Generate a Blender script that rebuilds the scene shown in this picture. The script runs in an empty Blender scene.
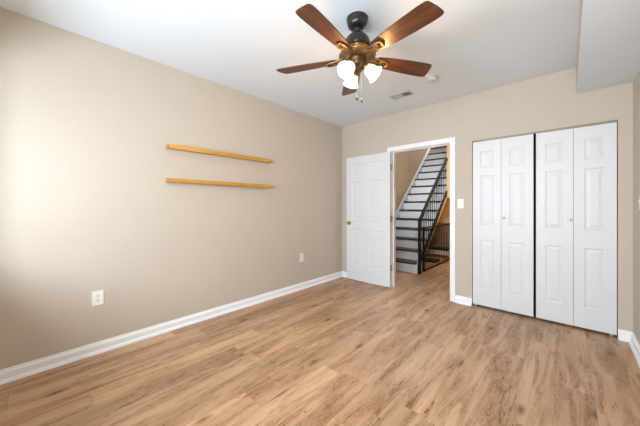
import bpy, bmesh, math, random
from mathutils import Vector, Matrix
from math import sin, cos, pi, radians as rad

random.seed(4)
S = bpy.context.scene
COL = S.collection

# ------------------------------------------------------------------ camera
cam_data = bpy.data.cameras.new('camera')
cam = bpy.data.objects.new('camera', cam_data)
COL.objects.link(cam)
cam_data.sensor_width = 36.0
cam_data.lens = 267.0 / 640.0 * 36.0
cam_data.shift_y = -7.2 / 640.0
cam_data.clip_start = 0.02
cam.location = (2.911, 0.0, 1.24)
cam.rotation_euler = (rad(90), 0, rad(42.8))
S.camera = cam

# ------------------------------------------------------------------ world, exposure
S.view_settings.view_transform = 'Standard'
S.view_settings.look = 'None'
S.view_settings.exposure = 0.17
S.view_settings.gamma = 1.0
world = bpy.data.worlds.new('overcast_sky')
S.world = world
world.use_nodes = True
bg = world.node_tree.nodes['Background']
bg.inputs['Color'].default_value = (0.86, 0.92, 1.0, 1)
bg.inputs['Strength'].default_value = 1.0


def area(name, loc, direction, sx, sy, watts, col, spread=180):
    d = bpy.data.lights.new(name, 'AREA')
    d.shape = 'RECTANGLE'; d.size = sx; d.size_y = sy
    d.energy = watts; d.color = col; d.spread = rad(spread)
    o = bpy.data.objects.new(name, d); COL.objects.link(o)
    o.location = loc
    o.rotation_euler = Vector(direction).to_track_quat('-Z', 'Y').to_euler()
    return o


def point(name, loc, watts, col, r=0.05):
    d = bpy.data.lights.new(name, 'POINT')
    d.energy = watts; d.color = col; d.shadow_soft_size = r
    o = bpy.data.objects.new(name, d); COL.objects.link(o)
    o.location = loc
    return o


# unseen daylight: first source inferred, the next two added as fill; then stairwell / hall lights
area('window_daylight', (1.42, -0.97, 1.47), (0.0, 1, -0.12), 1.0, 0.50, 92, (0.74, 0.87, 1.0))
area('window_daylight', (2.65, -0.97, 1.55), (-0.08, 1, -0.30), 1.0, 1.15, 90, (0.80, 0.91, 1.0))  # added behind the camera for broad fill
area('window_daylight', (3.87, 1.7, 1.52), (-1, 0, -0.10), 1.4, 1.0, 5, (0.80, 0.91, 1.0))  # added in the unseen right wall to even out the ceiling light
area('stairwell_skylight', (0.5, 8.0, 4.9), (0, -0.55, -1), 0.9, 1.6, 200, (0.88, 0.94, 1.0))
area('hall_ceiling_light', (1.7, 4.05, 2.5), (-0.45, 1, -0.30), 0.4, 0.25, 20, (0.88, 0.93, 1.0), 110)
point('hall_lamp', (1.6, 6.3, 1.4), 30, (1.0, 0.66, 0.30), 0.08)

# ------------------------------------------------------------------ materials
def new_mat(name):
    m = bpy.data.materials.new(name); m.use_nodes = True
    nt = m.node_tree
    return m, nt, nt.nodes['Principled BSDF']


def N(nt, t, **kw):
    n = nt.nodes.new(t)
    for k, v in kw.items():
        setattr(n, k, v)
    return n


def math_node(nt, op, a, b=None):
    n = nt.nodes.new('ShaderNodeMath'); n.operation = op
    for i, v in enumerate((a, b)):
        if v is None: continue
        if isinstance(v, (int, float)): n.inputs[i].default_value = v
        else: nt.links.new(v, n.inputs[i])
    return n.outputs[0]


def paint(name, col, rough=0.6, noise=0.02, scale=30, bump=0.0, metallic=0.0, spec=0.5, coat=0.0):
    m, nt, b = new_mat(name)
    tc = N(nt, 'ShaderNodeTexCoord')
    nz = N(nt, 'ShaderNodeTexNoise'); nz.inputs['Scale'].default_value = scale; nz.inputs['Detail'].default_value = 4
    nt.links.new(tc.outputs['Object'], nz.inputs['Vector'])
    mx = N(nt, 'ShaderNodeMix', data_type='RGBA')
    nt.links.new(nz.outputs['Fac'], mx.inputs['Factor'])
    mx.inputs['A'].default_value = (*[c * (1 - noise) for c in col], 1)
    mx.inputs['B'].default_value = (*[min(1, c * (1 + noise)) for c in col], 1)
    nt.links.new(mx.outputs['Result'], b.inputs['Base Color'])
    b.inputs['Roughness'].default_value = rough
    b.inputs['Metallic'].default_value = metallic
    b.inputs['Specular IOR Level'].default_value = spec
    b.inputs['Coat Weight'].default_value = coat
    if bump:
        nz2 = N(nt, 'ShaderNodeTexNoise'); nz2.inputs['Scale'].default_value = 260
        nt.links.new(tc.outputs['Object'], nz2.inputs['Vector'])
        bp = N(nt, 'ShaderNodeBump'); bp.inputs['Strength'].default_value = bump; bp.inputs['Distance'].default_value = 0.002
        nt.links.new(nz2.outputs['Fac'], bp.inputs['Height'])
        nt.links.new(bp.outputs['Normal'], b.inputs['Normal'])
    return m


def laminate():
    """oak laminate: planks run along world Y, random tone and grain for every plank"""
    m, nt, b = new_mat('oak_laminate')
    L = nt.links.new
    tc = N(nt, 'ShaderNodeTexCoord')
    sep = N(nt, 'ShaderNodeSeparateXYZ'); L(tc.outputs['Object'], sep.inputs[0])
    X, Y = sep.outputs['X'], sep.outputs['Y']
    W, LEN = 0.19, 1.25
    xs = math_node(nt, 'DIVIDE', X, W)
    row = math_node(nt, 'FLOOR', xs)
    wn = N(nt, 'ShaderNodeTexWhiteNoise', noise_dimensions='1D'); L(row, wn.inputs['W'])
    ys = math_node(nt, 'ADD', math_node(nt, 'DIVIDE', Y, LEN), math_node(nt, 'MULTIPLY', wn.outputs['Value'], 7.3))
    colm = math_node(nt, 'FLOOR', ys)
    cid = N(nt, 'ShaderNodeCombineXYZ'); L(row, cid.inputs[0]); L(colm, cid.inputs[1])
    wn2 = N(nt, 'ShaderNodeTexWhiteNoise', noise_dimensions='3D'); L(cid.outputs[0], wn2.inputs['Vector'])
    r = wn2.outputs['Value']
    # grain coordinates, shifted per plank
    def coords(sx, sy, off):
        c = N(nt, 'ShaderNodeCombineXYZ')
        L(math_node(nt, 'ADD', math_node(nt, 'MULTIPLY', X, sx), math_node(nt, 'MULTIPLY', r, off)), c.inputs[0])
        L(math_node(nt, 'ADD', math_node(nt, 'MULTIPLY', Y, sy), math_node(nt, 'MULTIPLY', r, off * 3.1)), c.inputs[1])
        L(math_node(nt, 'MULTIPLY', r, 40.0), c.inputs[2])
        return c.outputs[0]
    def noise(vec, scale, detail, rough, dist=0.0):
        n = N(nt, 'ShaderNodeTexNoise'); L(vec, n.inputs['Vector'])
        n.inputs['Scale'].default_value = scale; n.inputs['Detail'].default_value = detail
        n.inputs['Roughness'].default_value = rough; n.inputs['Distortion'].default_value = dist
        return n.outputs['Fac']
    broad = noise(coords(5.0, 0.8, 37), 1.4, 3, 0.5, 0.4)
    band = noise(coords(9.0, 0.95, 53), 1.3, 4, 0.55, 1.1)
    fine = noise(coords(55.0, 3.0, 91), 1.6, 6, 0.70, 0.6)
    mott = noise(coords(34.0, 9.0, 71), 1.5, 5, 0.72, 1.2)
    crack = noise(coords(20.0, 1.7, 17), 1.2, 3, 0.5, 0.5)
    cmask = noise(coords(7.0, 2.2, 29), 1.5, 2, 0.5)
    vor = N(nt, 'ShaderNodeTexVoronoi'); L(coords(9.0, 4.0, 23), vor.inputs['Vector']); vor.inputs['Scale'].default_value = 0.62
    def ramp(fac, *stops):
        cr = N(nt, 'ShaderNodeValToRGB'); L(fac, cr.inputs[0])
        e = cr.color_ramp.elements
        while len(e) < len(stops): e.new(0.5)
        for el, (p, c) in zip(e, stops): el.position = p; el.color = (*(c if isinstance(c, tuple) else (c, c, c)), 1)
        return cr.outputs[0]
    def mix(mode, fac, a, bb):
        mx = N(nt, 'ShaderNodeMix', data_type='RGBA', blend_type=mode)
        if isinstance(fac, float): mx.inputs['Factor'].default_value = fac
        else: L(fac, mx.inputs['Factor'])
        L(a, mx.inputs['A'])
        if isinstance(bb, tuple): mx.inputs['B'].default_value = (*bb, 1)
        else: L(bb, mx.inputs['B'])
        return mx.outputs['Result']
    c = ramp(broad, (0.32, (0.44, 0.272, 0.150)), (0.50, (0.505, 0.320, 0.188)), (0.70, (0.57, 0.376, 0.232)))
    bm_ = ramp(band, (0.44, 0.0), (0.54, 0.65), (0.66, 1.0))
    inner = ramp(mott, (0.34, (0.34, 0.25, 0.19)), (0.48, (0.66, 0.56, 0.48)), (0.62, (0.90, 0.85, 0.80)))
    c = mix('MULTIPLY', bm_, c, inner)
    g1 = ramp(fine, (0.30, (0.70, 0.63, 0.57)), (0.50, (1, 1, 1)), (0.75, (1.06, 1.05, 1.04)))
    c = mix('MULTIPLY', 0.6, c, g1)
    cl_ = math_node(nt, 'LESS_THAN', math_node(nt, 'ABSOLUTE', math_node(nt, 'SUBTRACT', crack, 0.43)), 0.011)
    cm_ = ramp(cmask, (0.52, 0.0), (0.60, 0.85))
    c = mix('MULTIPLY', math_node(nt, 'MULTIPLY', cl_, cm_), c, (0.34, 0.24, 0.17))
    kn = ramp(vor.outputs['Distance'], (0.0, (0.20, 0.13, 0.09)), (0.06, (0.30, 0.20, 0.14)), (0.11, (0.68, 0.59, 0.51)), (0.20, (1, 1, 1)))
    c = mix('MULTIPLY', 0.9, c, kn)
    tone = ramp(r, (0.0, (0.88, 0.86, 0.84)), (0.5, (0.99, 0.985, 0.98)), (1.0, (1.10, 1.09, 1.08)))
    c = mix('MULTIPLY', 1.0, c, tone)
    # seams
    fx = math_node(nt, 'FRACT', xs); fy = math_node(nt, 'FRACT', ys)
    sx = math_node(nt, 'MAXIMUM', math_node(nt, 'LESS_THAN', fx, 0.010), math_node(nt, 'LESS_THAN', fy, 0.0018))
    c = mix('MULTIPLY', math_node(nt, 'MULTIPLY', sx, 0.55), c, (0.35, 0.26, 0.2))
    L(c, b.inputs['Base Color'])
    b.inputs['Roughness'].default_value = 0.38
    b.inputs['Specular IOR Level'].default_value = 0.45
    bp = N(nt, 'ShaderNodeBump'); bp.inputs['Strength'].default_value = 0.12; bp.inputs['Distance'].default_value = 0.002
    L(fine, bp.inputs['Height']); L(bp.outputs['Normal'], b.inputs['Normal'])
    return m


def grained(name, dark, mid, light, sx, sy, rough=0.4, axis='X', coat=0.0):
    """wood with grain stretched along the object's own X (or Y) axis"""
    m, nt, b = new_mat(name)
    L = nt.links.new
    tc = N(nt, 'ShaderNodeTexCoord')
    mp = N(nt, 'ShaderNodeMapping'); L(tc.outputs['Object'], mp.inputs['Vector'])
    mp.inputs['Scale'].default_value = (sx, sy, sy) if axis == 'X' else (sy, sx, sy)
    nz = N(nt, 'ShaderNodeTexNoise'); L(mp.outputs[0], nz.inputs['Vector'])
    nz.inputs['Scale'].default_value = 1.0; nz.inputs['Detail'].default_value = 6; nz.inputs['Roughness'].default_value = 0.6
    nz.inputs['Distortion'].default_value = 0.7
    cr = N(nt, 'ShaderNodeValToRGB'); L(nz.outputs['Fac'], cr.inputs[0])
    e = cr.color_ramp.elements; e.new(0.5)
    for el, (p, c) in zip(e, ((0.3, dark), (0.5, mid), (0.72, light))): el.position = p; el.color = (*c, 1)
    L(cr.outputs[0], b.inputs['Base Color'])
    b.inputs['Roughness'].default_value = rough
    b.inputs['Coat Weight'].default_value = coat
    b.inputs['Coat Roughness'].default_value = 0.2
    return m


def glow(name, col, strength, base=(0.9, 0.88, 0.84)):
    m, nt, b = new_mat(name)
    tc = N(nt, 'ShaderNodeTexCoord')
    nz = N(nt, 'ShaderNodeTexNoise'); nz.inputs['Scale'].default_value = 22; nz.inputs['Detail'].default_value = 3
    nt.links.new(tc.outputs['Object'], nz.inputs['Vector'])
    mx = N(nt, 'ShaderNodeMix', data_type='RGBA')
    nt.links.new(nz.outputs['Fac'], mx.inputs['Factor'])
    mx.inputs['A'].default_value = (*[c * 0.85 for c in col], 1); mx.inputs['B'].default_value = (*col, 1)
    nt.links.new(mx.outputs['Result'], b.inputs['Emission Color'])
    b.inputs['Emission Strength'].default_value = strength
    b.inputs['Base Color'].default_value = (*base, 1)
    b.inputs['Roughness'].default_value = 0.35
    return m


M = {}
M['wall'] = paint('beige_wall_paint', (0.550, 0.482, 0.398), 0.75, 0.012, 6, 0.06)
M['ceil'] = paint('ceiling_white_paint', (0.75, 0.80, 0.845), 0.85, 0.01, 5, 0.05)
M['white'] = paint('white_trim_enamel', (0.86, 0.865, 0.87), 0.35, 0.008, 8)
M['door'] = paint('white_door_enamel', (0.72, 0.735, 0.75), 0.42, 0.008, 10)
M['closet_door'] = paint('white_closet_door_enamel', (0.70, 0.712, 0.725), 0.42, 0.008, 10)
M['floor'] = laminate()
M['dark'] = paint('closet_dark_interior', (0.10, 0.085, 0.07), 0.9)
M['track'] = paint('bronze_track_metal', (0.30, 0.25, 0.19), 0.45, 0.1, 40, metallic=0.7)
M['shelf'] = grained('honey_pine', (0.42, 0.19, 0.016), (0.54, 0.265, 0.026), (0.64, 0.34, 0.045), 2.0, 45, 0.38, axis='Y', coat=0.3)
M['plate'] = paint('ivory_plastic', (0.84, 0.82, 0.76), 0.35, 0.01)
M['slot'] = paint('dark_slot', (0.07, 0.065, 0.06), 0.6)
M['brass'] = paint('antique_brass', (0.46, 0.33, 0.13), 0.32, 0.15, 60, metallic=1.0)
M['hinge'] = paint('hinge_nickel', (0.42, 0.38, 0.32), 0.4, 0.12, 60, metallic=0.9)
M['bronze'] = paint('oil_rubbed_bronze', (0.040, 0.026, 0.018), 0.32, 0.3, 30, metallic=0.65, coat=0.25)
M['black_metal'] = paint('canopy_dark_bronze', (0.012, 0.012, 0.012), 0.30, 0.2, 30, metallic=0.2, coat=0.3)
M['gold'] = paint('gilded_bronze', (0.31, 0.17, 0.056), 0.36, 0.35, 55, metallic=0.85)
M['blade'] = grained('walnut_blade', (0.036, 0.010, 0.004), (0.085, 0.027, 0.010), (0.14, 0.048, 0.018), 2.2, 26, 0.4, coat=0.1)
M['glass'] = glow('lit_frosted_glass', (1.0, 0.78, 0.52), 0.9)
M['bulb'] = glow('lit_bulb', (1.0, 0.88, 0.70), 9.0)
M['hub'] = paint('brushed_hub_bronze', (0.11, 0.060, 0.026), 0.36, 0.35, 50, metallic=0.8)
M['chain'] = paint('chain_steel', (0.62, 0.60, 0.56), 0.35, 0.1, metallic=0.8)
M['vent'] = paint('vent_grey_enamel', (0.55, 0.56, 0.57), 0.5)
M['vent_dark'] = paint('vent_duct', (0.05, 0.05, 0.05), 0.8)
M['detector'] = paint('detector_plastic', (0.78, 0.78, 0.77), 0.45)
M['tread'] = grained('ebony_tread', (0.008, 0.007, 0.006), (0.014, 0.012, 0.011), (0.024, 0.020, 0.018), 3, 40, 0.45)
M['riser'] = paint('riser_white_enamel', (0.74, 0.75, 0.77), 0.45, 0.02)
M['iron'] = paint('black_wrought_iron', (0.006, 0.006, 0.006), 0.6, 0.2, spec=0.2)
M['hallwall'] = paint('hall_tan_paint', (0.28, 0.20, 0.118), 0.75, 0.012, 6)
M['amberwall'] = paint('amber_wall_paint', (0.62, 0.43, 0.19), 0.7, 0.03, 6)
M['brownpanel'] = grained('brown_wood_panel', (0.20, 0.11, 0.05), (0.29, 0.17, 0.085), (0.38, 0.24, 0.13), 3, 30, 0.5)
M['skirt_grey'] = paint('pale_skirt_paint', (0.44, 0.43, 0.40), 0.5, 0.02)
M['skirt'] = paint('cream_stringer_paint', (0.72, 0.63, 0.48), 0.5, 0.02)


def glass_mat():
    m, nt, b = new_mat('window_glass')
    out = nt.nodes['Material Output']
    tr = N(nt, 'ShaderNodeBsdfTransparent'); gl = N(nt, 'ShaderNodeBsdfGlossy'); gl.inputs['Roughness'].default_value = 0.02
    mx = N(nt, 'ShaderNodeMixShader'); mx.inputs[0].default_value = 0.06
    nt.links.new(tr.outputs[0], mx.inputs[1]); nt.links.new(gl.outputs[0], mx.inputs[2]); nt.links.new(mx.outputs[0], out.inputs[0])
    return m
M['pane'] = glass_mat()


# ------------------------------------------------------------------ mesh helpers
class MB:
    def __init__(self): self.bm = bmesh.new()

    def _join(self, b2, mat4=None):
        if mat4 is not None: bmesh.ops.transform(b2, matrix=mat4, verts=b2.verts)
        me = bpy.data.meshes.new('tmp'); b2.to_mesh(me); b2.free()
        self.bm.from_mesh(me); bpy.data.meshes.remove(me)
        return self

    def box(self, x0, x1, y0, y1, z0, z1, bevel=0.0, mi=0, mat4=None, seg=2):
        b = bmesh.new(); bmesh.ops.create_cube(b, size=1)
        for v in b.verts:
            v.co = Vector((x0 + (v.co.x + .5) * (x1 - x0), y0 + (v.co.y + .5) * (y1 - y0), z0 + (v.co.z + .5) * (z1 - z0)))
        if bevel: bmesh.ops.bevel(b, geom=b.edges[:], offset=bevel, segments=seg, affect='EDGES', profile=0.5)
        for f in b.faces: f.material_index = mi
        return self._join(b, mat4)

    def lathe(self, prof, n=32, mat4=None, mi=0, smooth=True):
        """prof: (r, z) list turned about Z; r = 0 ends close"""
        b = bmesh.new(); rings = []
        for r, z in prof:
            if r < 1e-6: rings.append([b.verts.new((0, 0, z))])
            else: rings.append([b.verts.new((r * cos(2 * pi * i / n), r * sin(2 * pi * i / n), z)) for i in range(n)])
        for A, B in zip(rings, rings[1:]):
            for i in range(n):
                j = (i + 1) % n
                if len(A) == 1 and len(B) == 1: continue
                if len(A) == 1: f = b.faces.new((A[0], B[j], B[i]))
                elif len(B) == 1: f = b.faces.new((A[i], A[j], B[0]))
                else: f = b.faces.new((A[i], A[j], B[j], B[i]))
                f.smooth = smooth; f.material_index = mi
        bmesh.ops.recalc_face_normals(b, faces=b.faces[:])
        return self._join(b, mat4)

    def prism(self, pts, z0, z1, mat4=None, bevel=0.0, mi=0):
        """outline in XY extruded in Z"""
        b = bmesh.new()
        f = b.faces.new([b.verts.new((x, y, z0)) for x, y in pts])
        r = bmesh.ops.extrude_face_region(b, geom=[f])
        for v in r['geom']:
            if isinstance(v, bmesh.types.BMVert): v.co.z = z1
        bmesh.ops.recalc_face_normals(b, faces=b.faces[:])
        if bevel:
            eds = [e for e in b.edges if abs(e.verts[0].co.z - e.verts[1].co.z) < 1e-7]
            bmesh.ops.bevel(b, geom=eds, offset=bevel, segments=2, affect='EDGES')
        for f in b.faces: f.material_index = mi
        return self._join(b, mat4)

    def tube(self, pts, r, n=10, mat4=None, mi=0):
        pts = [Vector(p) for p in pts]
        rr = r if isinstance(r, (list, tuple)) else [r] * len(pts)
        b = bmesh.new(); rings = []; prev = None
        for i, p in enumerate(pts):
            t = (pts[min(i + 1, len(pts) - 1)] - pts[max(i - 1, 0)]).normalized()
            if prev is None:
                u = t.orthogonal().normalized()
            else:
                u = (prev - t * prev.dot(t)).normalized()
            prev = u; w = t.cross(u)
            rings.append([b.verts.new(p + (u * cos(2 * pi * k / n) + w * sin(2 * pi * k / n)) * rr[i]) for k in range(n)])
        for A, B in zip(rings, rings[1:]):
            for k in range(n):
                f = b.faces.new((A[k], A[(k + 1) % n], B[(k + 1) % n], B[k])); f.smooth = True
        b.faces.new(rings[0][::-1]); b.faces.new(rings[-1])
        for f in b.faces: f.material_index = mi
        bmesh.ops.recalc_face_normals(b, faces=b.faces[:])
        return self._join(b, mat4)

    def sphere(self, c, r, sc=(1, 1, 1), u=20, v=12, mat4=None):
        b = bmesh.new(); bmesh.ops.create_uvsphere(b, u_segments=u, v_segments=v, radius=r)
        for q in b.verts: q.co = Vector((q.co.x * sc[0] + c[0], q.co.y * sc[1] + c[1], q.co.z * sc[2] + c[2]))
        for f in b.faces: f.smooth = True
        return self._join(b, mat4)

    def sweep_profile(self, prof, p0, p1, out):
        """moulding: prof is (out, up) outline, swept from p0 to p1 along the wall; out = unit vector off the wall"""
        b = bmesh.new(); out = Vector(out)
        A = [b.verts.new(Vector(p0) + out * a + Vector((0, 0, z))) for a, z in prof]
        B = [b.verts.new(Vector(p1) + out * a + Vector((0, 0, z))) for a, z in prof]
        n = len(prof)
        for i in range(n): b.faces.new((A[i], A[(i + 1) % n], B[(i + 1) % n], B[i]))
        b.faces.new(A[::-1]); b.faces.new(B)
        bmesh.ops.recalc_face_normals(b, faces=b.faces[:])
        return self._join(b)

    def build(self, name, mats, parent=None, loc=None, rot=None):
        me = bpy.data.meshes.new(name); self.bm.to_mesh(me); self.bm.free()
        for m in (mats if isinstance(mats, (list, tuple)) else [mats]): me.materials.append(m)
        o = bpy.data.objects.new(name, me); COL.objects.link(o)
        if parent is not None: o.parent = parent
        if loc is not None: o.location = loc
        if rot is not None: o.rotation_euler = rot
        return o


def tag(o, label, cat, group=None):
    o['label'] = label; o['category'] = cat
    if group: o['group'] = group
    return o


def struct(o, label=None):
    o['kind'] = 'structure'
    if label: o['label'] = label
    return o


def empty(name, loc=(0, 0, 0), rz=0.0):
    o = bpy.data.objects.new(name, None); COL.objects.link(o)
    o.location = loc; o.rotation_euler = (0, 0, rz); o.empty_display_size = 0.1
    return o


def copy_tree(o, parent=None):
    c = o.copy(); COL.objects.link(c)
    if parent is not None: c.parent = parent
    for ch in list(o.children): copy_tree(ch, c)
    return c


# ------------------------------------------------------------------ the room
H = 2.63          # ceiling
D = 3.714         # back wall
RW = 3.35         # right wall
NY = -0.45        # wall behind the camera
T = 0.12          # back wall thickness
DX0, DX1, DZ = 0.955, 1.787, 2.062     # doorway
CX0, CX1, CZ = 2.043, 3.258, 2.046     # closet opening
FAR = 9.4

f = MB(); f.box(-0.15, 3.95, NY - 0.6, FAR, -0.12, 0.0)
struct(f.build('floor', M['floor']))

w = MB(); w.box(-0.15, 0.0, NY - 0.6, D + T, 0, H)
struct(w.build('wall_left', M['wall']))
w = MB()
RY0, RY1, RZ0, RZ1 = 1.0, 2.4, 1.0, 2.05  # opening made for the added fill light, out of view
for y0, y1, z0, z1 in ((NY - 0.6, RY0, 0, H), (RY1, D + T, 0, H), (RY0, RY1, 0, RZ0), (RY0, RY1, RZ1, H)):
    w.box(RW, RW + 0.45, y0, y1, z0, z1)
struct(w.build('wall_right', M['wall']))
w = MB()
for x0, x1, z0, z1 in ((0, DX0 - 0.018, 0, H), (DX0 - 0.018, DX1 + 0.018, DZ + 0.018, H), (DX1 + 0.018, CX0, 0, H), (CX0, CX1, CZ, H), (CX1, RW, 0, H)):
    w.box(x0, x1, D, D + T, z0, z1)
struct(w.build('wall_back', M['wall']))
# wall behind the camera: deep reveal shaped to form the daylight patch, second opening added as fill
WINS = ((0.40, 2.0, 1.0, 2.03), (2.2, 3.15, 0.98, 2.14), None)
w = MB()
def wall_piece(x0, x1, z0, z1): w.box(x0, x1, NY - 0.5, NY, z0, z1)
xx = 0.0
for x0, x1, z0, z1 in WINS[:2]:
    wall_piece(xx, x0, 0, H); wall_piece(x0, x1, 0, z0); wall_piece(x0, x1, z1, H); xx = x1
wall_piece(xx, RW, 0, H)
struct(w.build('wall_front', M['wall']))
for i, wn_ in enumerate(WINS):  # all out of view; first one inferred, the other two added for fill
    if wn_:
        x0, x1, z0, z1 = wn_
        win = empty('window_%d' % (i + 1), ((x0 + x1) / 2, NY - 0.44, z0))
    else:
        x0, x1, z0, z1 = RY0, RY1, RZ0, RZ1
        win = empty('window_%d' % (i + 1), (RW + 0.39, (RY0 + RY1) / 2, RZ0), pi / 2)
    struct(win)
    hw, hh = (x1 - x0) / 2, z1 - z0
    fr = MB()
    for a0, a1, c0, c1 in ((-hw, hw, 0, 0.05), (-hw, hw, hh - 0.05, hh), (-hw, -hw + 0.05, 0.05, hh - 0.05), (hw - 0.05, hw, 0.05, hh - 0.05), (-0.03, 0.03, 0.05, hh - 0.05)):
        fr.box(a0, a1, -0.03, 0.03, c0, c1, 0.004)
    fr.build('window_frame', M['white'], win)
    for a0, a1 in ((-hw + 0.05, -0.03), (0.03, hw - 0.05)):
        pn = MB(); pn.box(a0, a1, -0.004, 0.004, 0.05, hh - 0.05); pn.build('pane', M['pane'], win)

c = MB(); c.box(-0.15, RW + 0.6, NY - 0.6, D + T, H, H + 0.15)
struct(c.build('ceiling', M['ceil']))
# soffit along the right wall: beige side, white underside
SX, SZ = 2.975, 2.363
s = MB()
s.box(SX, RW, NY, D, SZ, H)
for fc in s.bm.faces:
    if fc.normal.z < -0.5: fc.material_index = 1
struct(s.build('ceiling_soffit', [M['wall'], M['ceil']]))

# baseboards: board with sloped cap and a shoe moulding
BP = [(0, 0), (0.033, 0), (0.032, 0.008), (0.027, 0.018), (0.020, 0.024), (0.0145, 0.025), (0.0145, 0.064), (0.0125, 0.070), (0.006, 0.078), (0.004, 0.090), (0, 0.092)]
b = MB(); b.sweep_profile(BP, (0, NY, 0), (0, D, 0), (1, 0, 0)); struct(b.build('baseboard_left', M['white']))
b = MB(); b.sweep_profile(BP, (0, D, 0), (DX0 - 0.067, D, 0), (0, -1, 0))
b.sweep_profile(BP, (DX1 + 0.067, D, 0), (CX0, D, 0), (0, -1, 0))
b.sweep_profile(BP, (CX1, D, 0), (RW, D, 0), (0, -1, 0)); struct(b.build('baseboard_back', M['white']))
b = MB(); b.sweep_profile(BP, (RW, NY, 0), (RW, D, 0), (-1, 0, 0)); struct(b.build('baseboard_right', M['white']))
b = MB(); b.sweep_profile(BP, (0, NY, 0), (RW, NY, 0), (0, 1, 0)); struct(b.build('baseboard_front', M['white']))

# doorway: jambs, stops and casing
j = MB()
j.box(DX0 - 0.018, DX0, D, D + T, 0, DZ + 0.018)
j.box(DX1, DX1 + 0.018, D, D + T, 0, DZ + 0.018)
j.box(DX0, DX1, D, D + T, DZ, DZ + 0.018)
j.box(DX0, DX0 + 0.011, D + 0.045, D + 0.08, 0, DZ, 0.002)
j.box(DX1 - 0.011, DX1, D + 0.045, D + 0.08, 0, DZ, 0.002)
j.box(DX0 + 0.011, DX1 - 0.011, D + 0.045, D + 0.08, DZ - 0.011, DZ, 0.002)
cw = 0.065
for yy0, yy1 in ((D - 0.016, D), (D + T, D + T + 0.016)):
    j.box(DX0 - 0.002 - cw, DX0 - 0.002, yy0, yy1, 0, DZ + 0.002, 0.004)
    j.box(DX1 + 0.002, DX1 + 0.002 + cw, yy0, yy1, 0, DZ + 0.002, 0.004)
    j.box(DX0 - 0.002 - cw, DX1 + 0.002 + cw, yy0, yy1, DZ + 0.002, DZ + 0.002 + cw, 0.004)
struct(j.build('trim_1', M['white']))


# ------------------------------------------------------------------ panelled doors
def panel_slab(w, h, t, panels):
    """slab w x h x t standing on local z = 0 from local x = 0, moulded panels on both faces"""
    xs = sorted({0, w} | {p[0] for p in panels} | {p[1] for p in panels})
    zs = sorted({0, h} | {p[2] for p in panels} | {p[3] for p in panels})
    b = bmesh.new()
    def inside(a, c, d, e):
        for p in panels:
            if p[0] - 1e-6 <= a and c <= p[1] + 1e-6 and p[2] - 1e-6 <= d and e <= p[3] + 1e-6: return True
        return False
    for sgn in (-1, 1):
        y = sgn * t / 2
        for a, c in zip(xs, xs[1:]):
            for d, e in zip(zs, zs[1:]):
                if not inside(a, c, d, e):
                    b.faces.new([b.verts.new(q) for q in ((a, y, d), (c, y, d), (c, y, e), (a, y, e))])
        for x0, x1, z0, z1 in panels:
            loops = []
            for ins, dep in ((0, 0), (0.009, 0.0055), (0.016, 0.0055), (0.042, 0.0015)):
                yy = y - sgn * dep
                loops.append([b.verts.new(q) for q in ((x0 + ins, yy, z0 + ins), (x1 - ins, yy, z0 + ins), (x1 - ins, yy, z1 - ins), (x0 + ins, yy, z1 - ins))])
            for A, B in zip(loops, loops[1:]):
                for k in range(4): b.faces.new((A[k], A[(k + 1) % 4], B[(k + 1) % 4], B[k]))
            b.faces.new(loops[-1])
    y = t / 2
    for q in (((0, -y, 0), (0, y, 0), (0, y, h), (0, -y, h)), ((w, -y, 0), (w, y, 0), (w, y, h), (w, -y, h)),
              ((0, -y, 0), (w, -y, 0), (w, y, 0), (0, y, 0)), ((0, -y, h), (w, -y, h), (w, y, h), (0, y, h))):
        b.faces.new([b.verts.new(v) for v in q])
    bmesh.ops.remove_doubles(b, verts=b.verts[:], dist=1e-5)
    bmesh.ops.recalc_face_normals(b, faces=b.faces[:])
    m = MB(); m.bm.free(); m.bm = b
    return m


def panel_rows(h): return ((h - 1.80, h - 1.205), (h - 1.02, h - 0.415), (h - 0.325, h - 0.125))

# room door, folded right back against the back wall; hinge edge at local x = 0
dh = 2.03
dr = empty('door_1', (DX0 + 0.003, D - 0.040, 0.022), 0)
dr.rotation_euler = (0, 0, pi + rad(0.3))
struct(dr)
DW, DT = 0.812, 0.035
pans = [(x0, x1, z0, z1) for x0, x1 in ((0.115, 0.365), (0.447, 0.697)) for z0, z1 in panel_rows(dh)]
sl = panel_slab(DW, dh, DT, pans); sl.build('door_slab', M['door'], dr)
for sd in (1,):
    kb = MB()
    Mx = Matrix.Translation((DW - 0.06, sd * DT / 2, 0.93)) @ Matrix.Rotation(-sd * pi / 2, 4, 'X')
    kb.lathe([(0, 0.052), (0.016, 0.051), (0.026, 0.044), (0.028, 0.036), (0.024, 0.028), (0.012, 0.022), (0.010, 0.008), (0.012, 0.006)], 24, Mx)
    ko = kb.build('door_knob', M['brass'], dr); ko['label'] = 'antique brass round door knob'
    rs = MB(); rs.lathe([(0, 0.008), (0.026, 0.007), (0.031, 0.004), (0.032, 0.0), (0, 0)], 24, Mx)
    rs.build('rosette', M['brass'], ko)
lt = MB(); lt.box(DW - 0.001, DW + 0.002, -0.012, 0.012, 0.90, 0.96, 0.0008); lt.build('latch_plate', M['brass'], dr)
for z in (0.28, 1.02, 1.80):
    hg = MB()
    hg.box(-0.0025, 0.0, -DT / 2, DT / 2, z - 0.045, z + 0.045, 0.0006)
    hg.lathe([(0, -0.048), (0.006, -0.048), (0.006, 0.048), (0, 0.048)], 12, Matrix.Translation((-0.008, -0.013, z)))
    hg.build('hinge', M['hinge'], dr)

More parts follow.
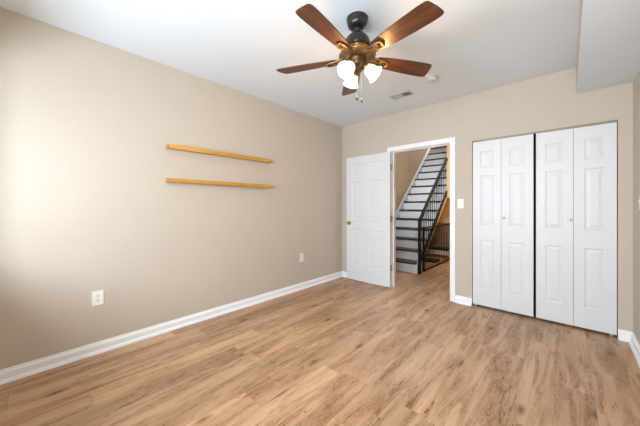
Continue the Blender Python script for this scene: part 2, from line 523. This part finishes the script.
# closet bifold doors, each a pair of hinged leaves
LW = 0.2935
def bifold(name, x0, knob_leaf, label):
    root = empty(name, (x0, D + 0.030, 0.026)); struct(root)
    hh_ = CZ - 0.026 - 0.020
    for k in range(2):
        pp = [(0.078, LW - 0.078, z0, z1) for z0, z1 in panel_rows(hh_)]
        lf = panel_slab(LW, hh_, 0.032, pp)
        lo = lf.build('door_leaf', M['closet_door'], root, (k * (LW + 0.003), 0, 0))
        if k == knob_leaf:
            kx = 0.022 if k == 1 else LW - 0.022
            kb = MB()
            kb.lathe([(0, 0.030), (0.012, 0.029), (0.0165, 0.023), (0.0165, 0.018), (0.008, 0.010), (0.009, 0.0)], 20,
                     Matrix.Translation((kx, -0.016, 1.075)) @ Matrix.Rotation(pi / 2, 4, 'X'))
            kb.build('knob', M['closet_door'], lo)
    for kx in ((0.03,) if knob_leaf == 1 else (2 * LW - 0.03,)):
        pv = MB(); pv.box(kx - 0.012, kx + 0.012, -0.01, 0.01, -0.0255, 0.0, 0.002); pv.build('pivot_bracket', M['hinge'], root)
    return root
bifold('door_2', CX0 + 0.006, 1, None)
bifold('door_3', CX1 - 0.006 - 2 * LW - 0.003, 0, None)
tk = MB(); tk.box(CX0, CX1, D + 0.012, D + 0.048, CZ - 0.016, CZ, 0.001); struct(tk.build('trim_2', M['track']))
cl = MB()
cl.box(CX0 - 0.3, RW, D + 0.68, D + 0.72, 0, 2.4); cl.box(CX0 - 0.04, CX0, D + T, D + 0.68, 0, 2.4); cl.box(RW, RW + 0.04, D + T, D + 0.72, 0, 2.4)
cl.box(CX0 - 0.04, RW, D + T, D + 0.72, 2.4, 2.44)
struct(cl.build('wall_closet', M['dark']))

# ------------------------------------------------------------------ hall and stairwell beyond the doorway
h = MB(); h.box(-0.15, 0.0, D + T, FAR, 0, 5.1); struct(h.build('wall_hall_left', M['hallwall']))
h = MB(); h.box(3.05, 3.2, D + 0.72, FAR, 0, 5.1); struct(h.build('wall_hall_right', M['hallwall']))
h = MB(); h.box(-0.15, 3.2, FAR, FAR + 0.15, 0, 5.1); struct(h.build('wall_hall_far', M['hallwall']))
h = MB(); h.box(1.06, 3.2, D + T, FAR, H, H + 0.2); h.box(0.0, 1.06, D + T, 4.7, H, H + 0.2); struct(h.build('ceiling_hall', M['ceil']))
h = MB(); h.box(-0.15, 3.2, D + T, FAR + 0.15, 5.1, 5.2); struct(h.build('ceiling_stairwell', M['ceil']))
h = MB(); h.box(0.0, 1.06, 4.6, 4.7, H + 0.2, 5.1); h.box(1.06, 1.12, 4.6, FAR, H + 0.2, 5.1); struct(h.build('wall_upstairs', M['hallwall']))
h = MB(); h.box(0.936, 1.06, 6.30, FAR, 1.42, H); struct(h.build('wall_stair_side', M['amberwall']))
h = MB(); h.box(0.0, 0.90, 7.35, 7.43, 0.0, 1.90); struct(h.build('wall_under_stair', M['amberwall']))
h = MB(); h.box(0.0, 0.95, 7.31, 7.349, 0.0, 0.80); struct(h.build('trim_3', M['brownpanel']))

# staircase
RI, GO, Y0, XL, XR = 0.1925, 0.2145, 4.785, 0.035, 0.884
NST = 15
st = empty('staircase', (0, Y0, 0))
tag(st, 'straight flight of stairs with black treads and white risers beyond the doorway', 'stairs')
for k in range(NST):
    r_ = MB(); r_.box(XL, XR - 0.01, k * GO, k * GO + 0.018, k * RI, (k + 1) * RI - 0.032); r_.build('riser', M['riser'], st)
    t_ = MB(); t_.box(XL, XR, k * GO - 0.026, (k + 1) * GO + 0.018, (k + 1) * RI - 0.032, (k + 1) * RI, 0.007)
    t_.build('tread', M['tread'], st)
sk = MB()
def sloped(mb, x0, x1, ya, yb, lo, hi, sl=RI / GO):
    """board between parallel slopes; heights are offsets from the nosing line z = RI + sl * (y)"""
    bb = bmesh.new()
    P = [(ya, RI + sl * ya + lo), (yb, RI + sl * yb + lo), (yb, RI + sl * yb + hi), (ya, RI + sl * ya + hi)]
    P = [(y, max(0.0, z)) for y, z in P]
    A = [bb.verts.new((x0, y, z)) for y, z in P]; B = [bb.verts.new((x1, y, z)) for y, z in P]
    for i in range(4): bb.faces.new((A[i], A[(i + 1) % 4], B[(i + 1) % 4], B[i]))
    bb.faces.new(A[::-1]); bb.faces.new(B)
    bmesh.ops.recalc_face_normals(bb, faces=bb.faces[:])
    mb._join(bb)
sloped(sk, 0.001, XL, -0.05, NST * GO, -0.20, 0.045)
so = sk.build('skirt_board', M['skirt_grey'], st); so['label'] = 'pale skirt board running up the wall side'
sk = MB(); sloped(sk, XR - 0.012, XR + 0.018, 0.02, NST * GO, -0.27, -0.05)
so = sk.build('stringer', M['skirt'], st); so['label'] = 'cream outer stringer board'
nb = MB(); nb.box(XR - 0.06, XR + 0.018, -0.005, 0.22, 0, 0.155, 0.003)
nb.build('plinth_block', M['riser'], st)

# railing up the open side of the stair
GX = 0.933
rl = empty('stair_railing', (GX, Y0, 0))
tag(rl, 'black metal railing with slanted handrail and low level guard section beside the stairs', 'railing')
SL = RI / GO
np_ = MB(); np_.box(-0.022, 0.022, 0.0, 0.044, 0, 0.99, 0.003); np_.box(-0.027, 0.027, -0.006, 0.05, 0, 0.012, 0.003)
np_.build('newel_post', M['iron'], rl)
hr = MB()
Lr = math.hypot(1.50, 1.50 * SL)
an = math.atan(SL)
hr.box(-0.024, 0.024, 0, Lr, -0.027, 0.027, 0.008, mat4=Matrix.Translation((0, 0.02, 0.955)) @ Matrix.Rotation(an, 4, 'X'))
hr.build('handrail', M['iron'], rl)
br = MB(); br.box(-0.016, 0.016, 0, Lr, -0.036, 0.036, 0.004, mat4=Matrix.Translation((0, 0.045, 0.215)) @ Matrix.Rotation(an, 4, 'X'))
br.build('bottom_rail', M['iron'], rl)
for k in range(1, 14):
    y = 0.02 + k * 0.107
    bl = MB(); bl.box(-0.0045, 0.0045, y - 0.0045, y + 0.0045, 0.215 + (y - 0.045) * SL, 0.955 + (y - 0.02) * SL); bl.build('baluster', M['iron'], rl)

# level guard rail on the floor
GY = 5.0 - Y0
for y in (GY, GY + 1.95):
    p_ = MB(); p_.box(-0.018, 0.018, y - 0.018, y + 0.018, 0, 0.845, 0.003); p_.build('post', M['iron'], rl)
t_ = MB(); t_.box(-0.016, 0.016, GY + 0.018, GY + 1.932, 0.812, 0.838, 0.004); t_.build('top_rail', M['iron'], rl)
t_ = MB(); t_.box(-0.014, 0.014, GY + 0.018, GY + 1.932, 0.004, 0.026, 0.003); t_.build('floor_rail', M['iron'], rl)
for k in range(1, 18):
    y = GY + k * 0.108
    bl = MB(); bl.box(-0.0035, 0.0035, y - 0.0035, y + 0.0035, 0.026, 0.812); bl.build('baluster', M['iron'], rl)

# low steps seen through the guard rail
ls = empty('low_steps', (0.02, 5.78, 0))
tag(ls, 'two low dark steps seen through the guard railing', 'steps')
for k, (y, z) in enumerate(((0.0, 0.075), (0.83, 0.225))):
    t_ = MB(); t_.box(0, 0.86, y - 0.02, (0.26 if k == 0 else 1.09), z - 0.04, z, 0.006); t_.build('tread', M['tread'], ls)
    r_ = MB(); r_.box(0, 0.86, y, y + 0.02, 0 if k == 0 else 0.075, z - 0.04); r_.build('riser', M['skirt'], ls)

# ------------------------------------------------------------------ shelves on the left wall
def shelf(z, label):
    y0, y1, d = 0.900, 2.140, 0.085
    root = empty('wall_shelf', (0.0, y0, z)); tag(root, label, 'shelf')
    n_ = y1 - y0
    bd = MB(); bd.box(0.0, d, 0, n_, 0, 0.018, 0.002); bd.build('shelf_board', M['shelf'], root)
    lp = MB(); lp.box(d - 0.0175, d + 0.001, 0, n_, -0.001, 0.037, 0.003); lp.build('front_lip', M['shelf'], root)
    bk = MB(); bk.box(0.0, 0.014, 0.0, n_, 0.018, 0.040, 0.002); bk.build('back_rail', M['shelf'], root)
    for y in (0.012, n_ - 0.012):
        p_ = MB(); p_.lathe([(0, 0.0022), (0.0055, 0.0018), (0.006, 0.0), (0, 0)], 12, Matrix.Translation((d + 0.001, y, 0.018)) @ Matrix.Rotation(pi / 2, 4, 'Y'))
        p_.build('screw_plug', M['hinge'], root)
shelf(1.803, 'honey coloured narrow wooden shelf on the left wall, the upper of two')
shelf(1.472, 'honey coloured narrow wooden shelf on the left wall, the lower of two')

# ------------------------------------------------------------------ outlets and switches
def outlet(loc, rz, label, w=0.078, hgt=0.122):
    r = empty('wall_outlet', loc, rz); tag(r, label, 'outlet', 'duplex wall outlets')
    p_ = MB(); p_.box(-w / 2, w / 2, -0.0065, 0, -hgt / 2, hgt / 2, 0.003); p_.build('cover_plate', M['plate'], r)
    for s_ in (-1, 1):
        q = MB(); q.prism([(0.0165 * cos(a) * (1.0), 0.0145 * sin(a)) for a in [2 * pi * i / 20 for i in range(20)]], 0, 0.003,
                          Matrix.Translation((0, -0.0062, s_ * 0.021)) @ Matrix.Rotation(pi / 2, 4, 'X'), 0.0006)
        qo = q.build('socket', M['plate'], r)
        sl_ = MB()
        sl_.box(-0.0085, -0.0055, -0.0098, -0.0088, s_ * 0.021 - 0.002, s_ * 0.021 + 0.008)
        sl_.box(0.0055, 0.0085, -0.0098, -0.0088, s_ * 0.021 - 0.002, s_ * 0.021 + 0.007)
        sl_.box(-0.0025, 0.0025, -0.0098, -0.0088, s_ * 0.021 - 0.010, s_ * 0.021 - 0.005)
        sl_.build('slots', M['slot'], qo)
    sc = MB(); sc.lathe([(0, 0.0015), (0.003, 0.001), (0.0035, 0)], 12, Matrix.Translation((0, -0.0065, 0)) @ Matrix.Rotation(pi / 2, 4, 'X')); sc.build('screw', M['hinge'], r)
outlet((0.0, 0.380, 0.462), pi / 2, 'white duplex wall outlet low on the left wall, below and left of the shelves')
outlet((0.0, 2.738, 0.467), pi / 2, 'white duplex wall outlet low on the left wall, near the corner by the open door')


def switch(loc, rz, label):
    r = empty('light_switch', loc, rz); tag(r, label, 'light switch')
    p_ = MB(); p_.box(-0.037, 0.037, -0.0065, 0, -0.060, 0.060, 0.003); p_.build('cover_plate', M['plate'], r)
    tg = MB(); tg.box(-0.005, 0.005, -0.014, -0.006, -0.004, 0.016, 0.0015); tg.box(-0.006, 0.006, -0.0075, -0.006, -0.013, 0.013, 0.0005); tg.build('toggle', M['plate'], r)
    for z in (-0.03, 0.03):
        sc = MB(); sc.lathe([(0, 0.0015), (0.003, 0.001), (0.0035, 0)], 12, Matrix.Translation((0, -0.0065, z)) @ Matrix.Rotation(pi / 2, 4, 'X')); sc.build('screw', M['hinge'], r)
switch((1.914, D, 1.267), 0, 'ivory light switch plate on the wall between doorway and closet')
switch((RW, 3.345, 1.268), -pi / 2, 'ivory light switch plate on the right wall, cut by the picture edge')

# ------------------------------------------------------------------ ceiling vent and smoke detector
v = empty('ceiling_vent', (1.385, 3.15, H)); tag(v, 'small grey louvred air vent set in the ceiling', 'vent')
q = MB()
for x0, x1, y0, y1 in ((-0.135, 0.135, -0.075, -0.052), (-0.135, 0.135, 0.052, 0.075), (-0.135, -0.112, -0.052, 0.052), (0.112, 0.135, -0.052, 0.052)):
    q.box(x0, x1, y0, y1, -0.008, 0, 0.002)
q.build('vent_frame', M['vent'], v)
q = MB(); q.box(-0.112, 0.112, -0.052, 0.052, -0.002, 0); q.build('duct_opening', M['vent_dark'], v)
for k in range(7):
    x = -0.096 + k * 0.032
    q = MB(); q.box(-0.014, 0.014, -0.052, 0.052, -0.0008, 0.0008, mat4=Matrix.Translation((x, 0, -0.009)) @ Matrix.Rotation(rad(-32 if k < 4 else 32), 4, 'Y'))
    q.build('louver', M['vent'], v)

sd = empty('smoke_detector', (1.835, 2.92, H)); tag(sd, 'round white smoke detector on the ceiling past the right fan blade', 'smoke detector')
q = MB(); q.lathe([(0, -0.012), (0.068, -0.012), (0.070, -0.008), (0.070, 0), (0, 0)], 32); q.build('mounting_base', M['detector'], sd)
q = MB(); q.lathe([(0, -0.040), (0.030, -0.040), (0.048, -0.036), (0.060, -0.024), (0.062, -0.012), (0, -0.012)], 32)
q.build('detector_cover', M['detector'], sd)
q = MB()
for i in range(12):
    a = 2 * pi * i / 12
    q.box(0.0615, 0.064, -0.010, 0.010, -0.021, -0.015, mat4=Matrix.Rotation(a, 4, 'Z'))
q.build('sensor_slots', M['slot'], sd)

# ------------------------------------------------------------------ ceiling fan
FX, FY = 1.765, 1.645
fan = empty('ceiling_fan', (FX, FY, 0)); tag(fan, 'five-blade ceiling fan with walnut blades and three lit glass shades', 'ceiling fan')
q = MB(); q.lathe([(0, H), (0.080, H), (0.081, H - 0.012), (0.074, H - 0.020), (0.075, H - 0.034), (0.069, H - 0.056), (0.052, H - 0.070), (0.030, H - 0.078), (0, H - 0.079)], 40)
q.build('canopy', M['black_metal'], fan)
q = MB(); q.lathe([(0, 2.57), (0.024, 2.565), (0.027, 2.552), (0.020, 2.542), (0.018, 2.525), (0.034, 2.515), (0.034, 2.50), (0, 2.50)], 24); q.build('downrod', M['black_metal'], fan)
q = MB(); q.lathe([(0, 2.512), (0.040, 2.510), (0.066, 2.498), (0.086, 2.476), (0.096, 2.450), (0.099, 2.424), (0.097, 2.410), (0.088, 2.404), (0, 2.404)], 48)
mh = q.build('motor_housing', M['bronze'], fan)
# gilded vented band with ribs
q = MB(); q.lathe([(0, 2.406), (0.086, 2.406), (0.088, 2.402), (0.083, 2.398), (0.080, 2.380), (0.088, 2.374), (0.094, 2.370), (0.094, 2.364), (0, 2.364)], 48)
for i in range(22):
    a = 2 * pi * i / 22
    q.box(0.078, 0.088, -0.005, 0.005, 2.377, 2.401, 0.002, mat4=Matrix.Rotation(a, 4, 'Z'))
q.build('vented_band', M['gold'], fan)
q = MB(); q.lathe([(0, 2.366), (0.104, 2.366), (0.130, 2.362), (0.137, 2.354), (0.128, 2.344), (0.112, 2.336), (0.080, 2.331), (0.060, 2.328), (0, 2.328)], 48)
fw = q.build('flywheel_cover', M['gold'], fan)
q = MB()
for i in range(30):
    q.box(-0.012, 0.012, -0.0042, 0.0042, -0.001, 0.002, mat4=Matrix.Rotation(2 * pi * i / 30, 4, 'Z') @ Matrix.Translation((0.107, 0, 2.3352)) @ Matrix.Rotation(-rad(12), 4, 'Y'))
q.build('vent_slots', M['slot'], fw)
q = MB(); q.lathe([(0, 2.330), (0.066, 2.330), (0.069, 2.320), (0.063, 2.313), (0.065, 2.290), (0.056, 2.270), (0.040, 2.258), (0.036, 2.244), (0.026, 2.232), (0.012, 2.222), (0.010, 2.210), (0, 2.206)], 40)
q.build('light_kit_hub', M['hub'], fan)

# blade outline, local X outward from the hub
def blade_pts():
    prof = [(0.165, 0.046), (0.20, 0.052), (0.27, 0.059), (0.36, 0.066), (0.46, 0.071), (0.56, 0.073), (0.60, 0.072)]
    up = [(x, y) for x, y in prof]
    tip = [(0.626, 0.069), (0.640, 0.062), (0.644, 0.046), (0.637, 0.0), (0.625, -0.045), (0.616, -0.064), (0.602, -0.070)]
    dn = [(x, -y) for x, y in reversed(prof)]
    dn[0] = (0.585, -0.0715)
    root = [(0.155, -0.034), (0.150, 0.0), (0.155, 0.034)]
    return up + tip + dn + root
PITCH = rad(-12)
BZ = 2.325
for k in range(5):
    ang = rad(60.2 + 72 * k)
    q = MB(); q.prism(blade_pts(), -0.004, 0.004, None, 0.0015)
    bl = q.build('fan_blade', M['blade'], fan, (0, 0, BZ + 0.012))
    bl.rotation_mode = 'XYZ'
    bl.rotation_euler = (Matrix.Rotation(ang, 3, 'Z') @ Matrix.Rotation(PITCH, 3, 'X')).to_euler()
    # gilded arm: two curved bars, an oval ring under the blade root, and a boss
    a_ = MB()
    Pm = Matrix.Rotation(PITCH * -1, 4, 'X')
    for s_ in (-1, 1):
        a_.tube([(0.085, s_ * 0.010, 0.012), (0.115, s_ * 0.020, 0.008), (0.145, s_ * 0.026, -0.002), (0.175, s_ * 0.030, -0.010), (0.205, s_ * 0.034, -0.013), (0.235, s_ * 0.026, -0.013)], [0.010, 0.009, 0.008, 0.0075, 0.007, 0.006], 10)
    ring = [(0.215 + 0.036 * cos(2 * pi * i / 28), 0.029 * sin(2 * pi * i / 28), -0.014) for i in range(29)]
    a_.tube(ring, 0.0075, 8)
    a_.prism([(0.215 + 0.034 * cos(2 * pi * i / 24), 0.027 * sin(2 * pi * i / 24)) for i in range(24)], -0.012, -0.0045)
    a_.tube([(0.075, 0, 0.014), (0.10, 0, 0.010), (0.13, 0, 0.002), (0.16, 0, -0.007), (0.185, 0, -0.012)], [0.020, 0.017, 0.013, 0.010, 0.007], 12)
    arm = a_.build('blade_arm', M['gold'], bl)
    m_ = MB(); m_.lathe([(0, -0.0245), (0.009, -0.023), (0.013, -0.017), (0.014, -0.011), (0, -0.011)], 20, Matrix.Translation((0.217, 0, 0)))
    m_.build('boss', M['bronze'], arm) if False else m_.build('blade_boss', M['bronze'], bl)

# three glass shades with bulbs
for k in range(3):
    ang = rad(147.8 + 120 * k)
    ax = Vector((cos(ang) * cos(rad(42)), sin(ang) * cos(rad(42)), -sin(rad(42))))
    base = Vector((0.052 * cos(ang), 0.052 * sin(ang), 2.272))
    Q = Matrix.Translation(base) @ ax.to_track_quat('Z', 'Y').to_matrix().to_4x4()
    q = MB()
    q.tube([(0.030 * cos(ang), 0.030 * sin(ang), 2.286), (0.045 * cos(ang), 0.045 * sin(ang), 2.282), tuple(base)], 0.011, 12)
    q.lathe([(0, -0.004), (0.018, -0.002), (0.026, 0.006), (0.027, 0.022), (0.024, 0.024), (0, 0.024)], 24, Q)
    ho = q.build('shade_holder', M['gold'], fan)
    q = MB()
    q.lathe([(0.022, 0.022), (0.032, 0.028), (0.041, 0.042), (0.046, 0.060), (0.049, 0.080), (0.055, 0.098), (0.062, 0.110), (0.064, 0.113),
             (0.061, 0.112), (0.052, 0.098), (0.046, 0.080), (0.043, 0.060), (0.038, 0.043), (0.030, 0.031), (0.020, 0.024)], 36, Q)
    sh = q.build('lamp_shade', M['glass'], fan)
    q = MB(); q.lathe([(0, 0.022), (0.012, 0.024), (0.013, 0.042), (0.020, 0.058), (0.024, 0.072), (0.020, 0.086), (0.010, 0.093), (0, 0.095)], 20, Q)
    q.build('bulb', M['bulb'], sh)
    pl = point('bulb_light', Vector((FX, FY, 0)) + base + ax * 0.14, 6.0, (1.0, 0.56, 0.22), 0.03)

# pull chains
for la, dz, dep in ((-0.004, 2.052, 1.975), (0.033, 2.040, 1.99)):
    th = rad(42.8)
    dx = la * cos(th) - (dep - 1.987) * sin(th); dy = la * sin(th) + (dep - 1.987) * cos(th)
    q = MB(); q.tube([(dx * .5, dy * .5, 2.30), (dx * .9, dy * .9, 2.25), (dx, dy, 2.20), (dx, dy, dz)], 0.0008, 6)
    ch = q.build('pull_chain', M['chain'], fan)
    q = MB(); q.lathe([(0, 0.004), (0.003, 0.002), (0.0065, -0.012), (0.0075, -0.024), (0.004, -0.034), (0, -0.036)], 14, Matrix.Translation((dx, dy, dz)))
    q.build('pull_fob', M['black_metal'], ch)
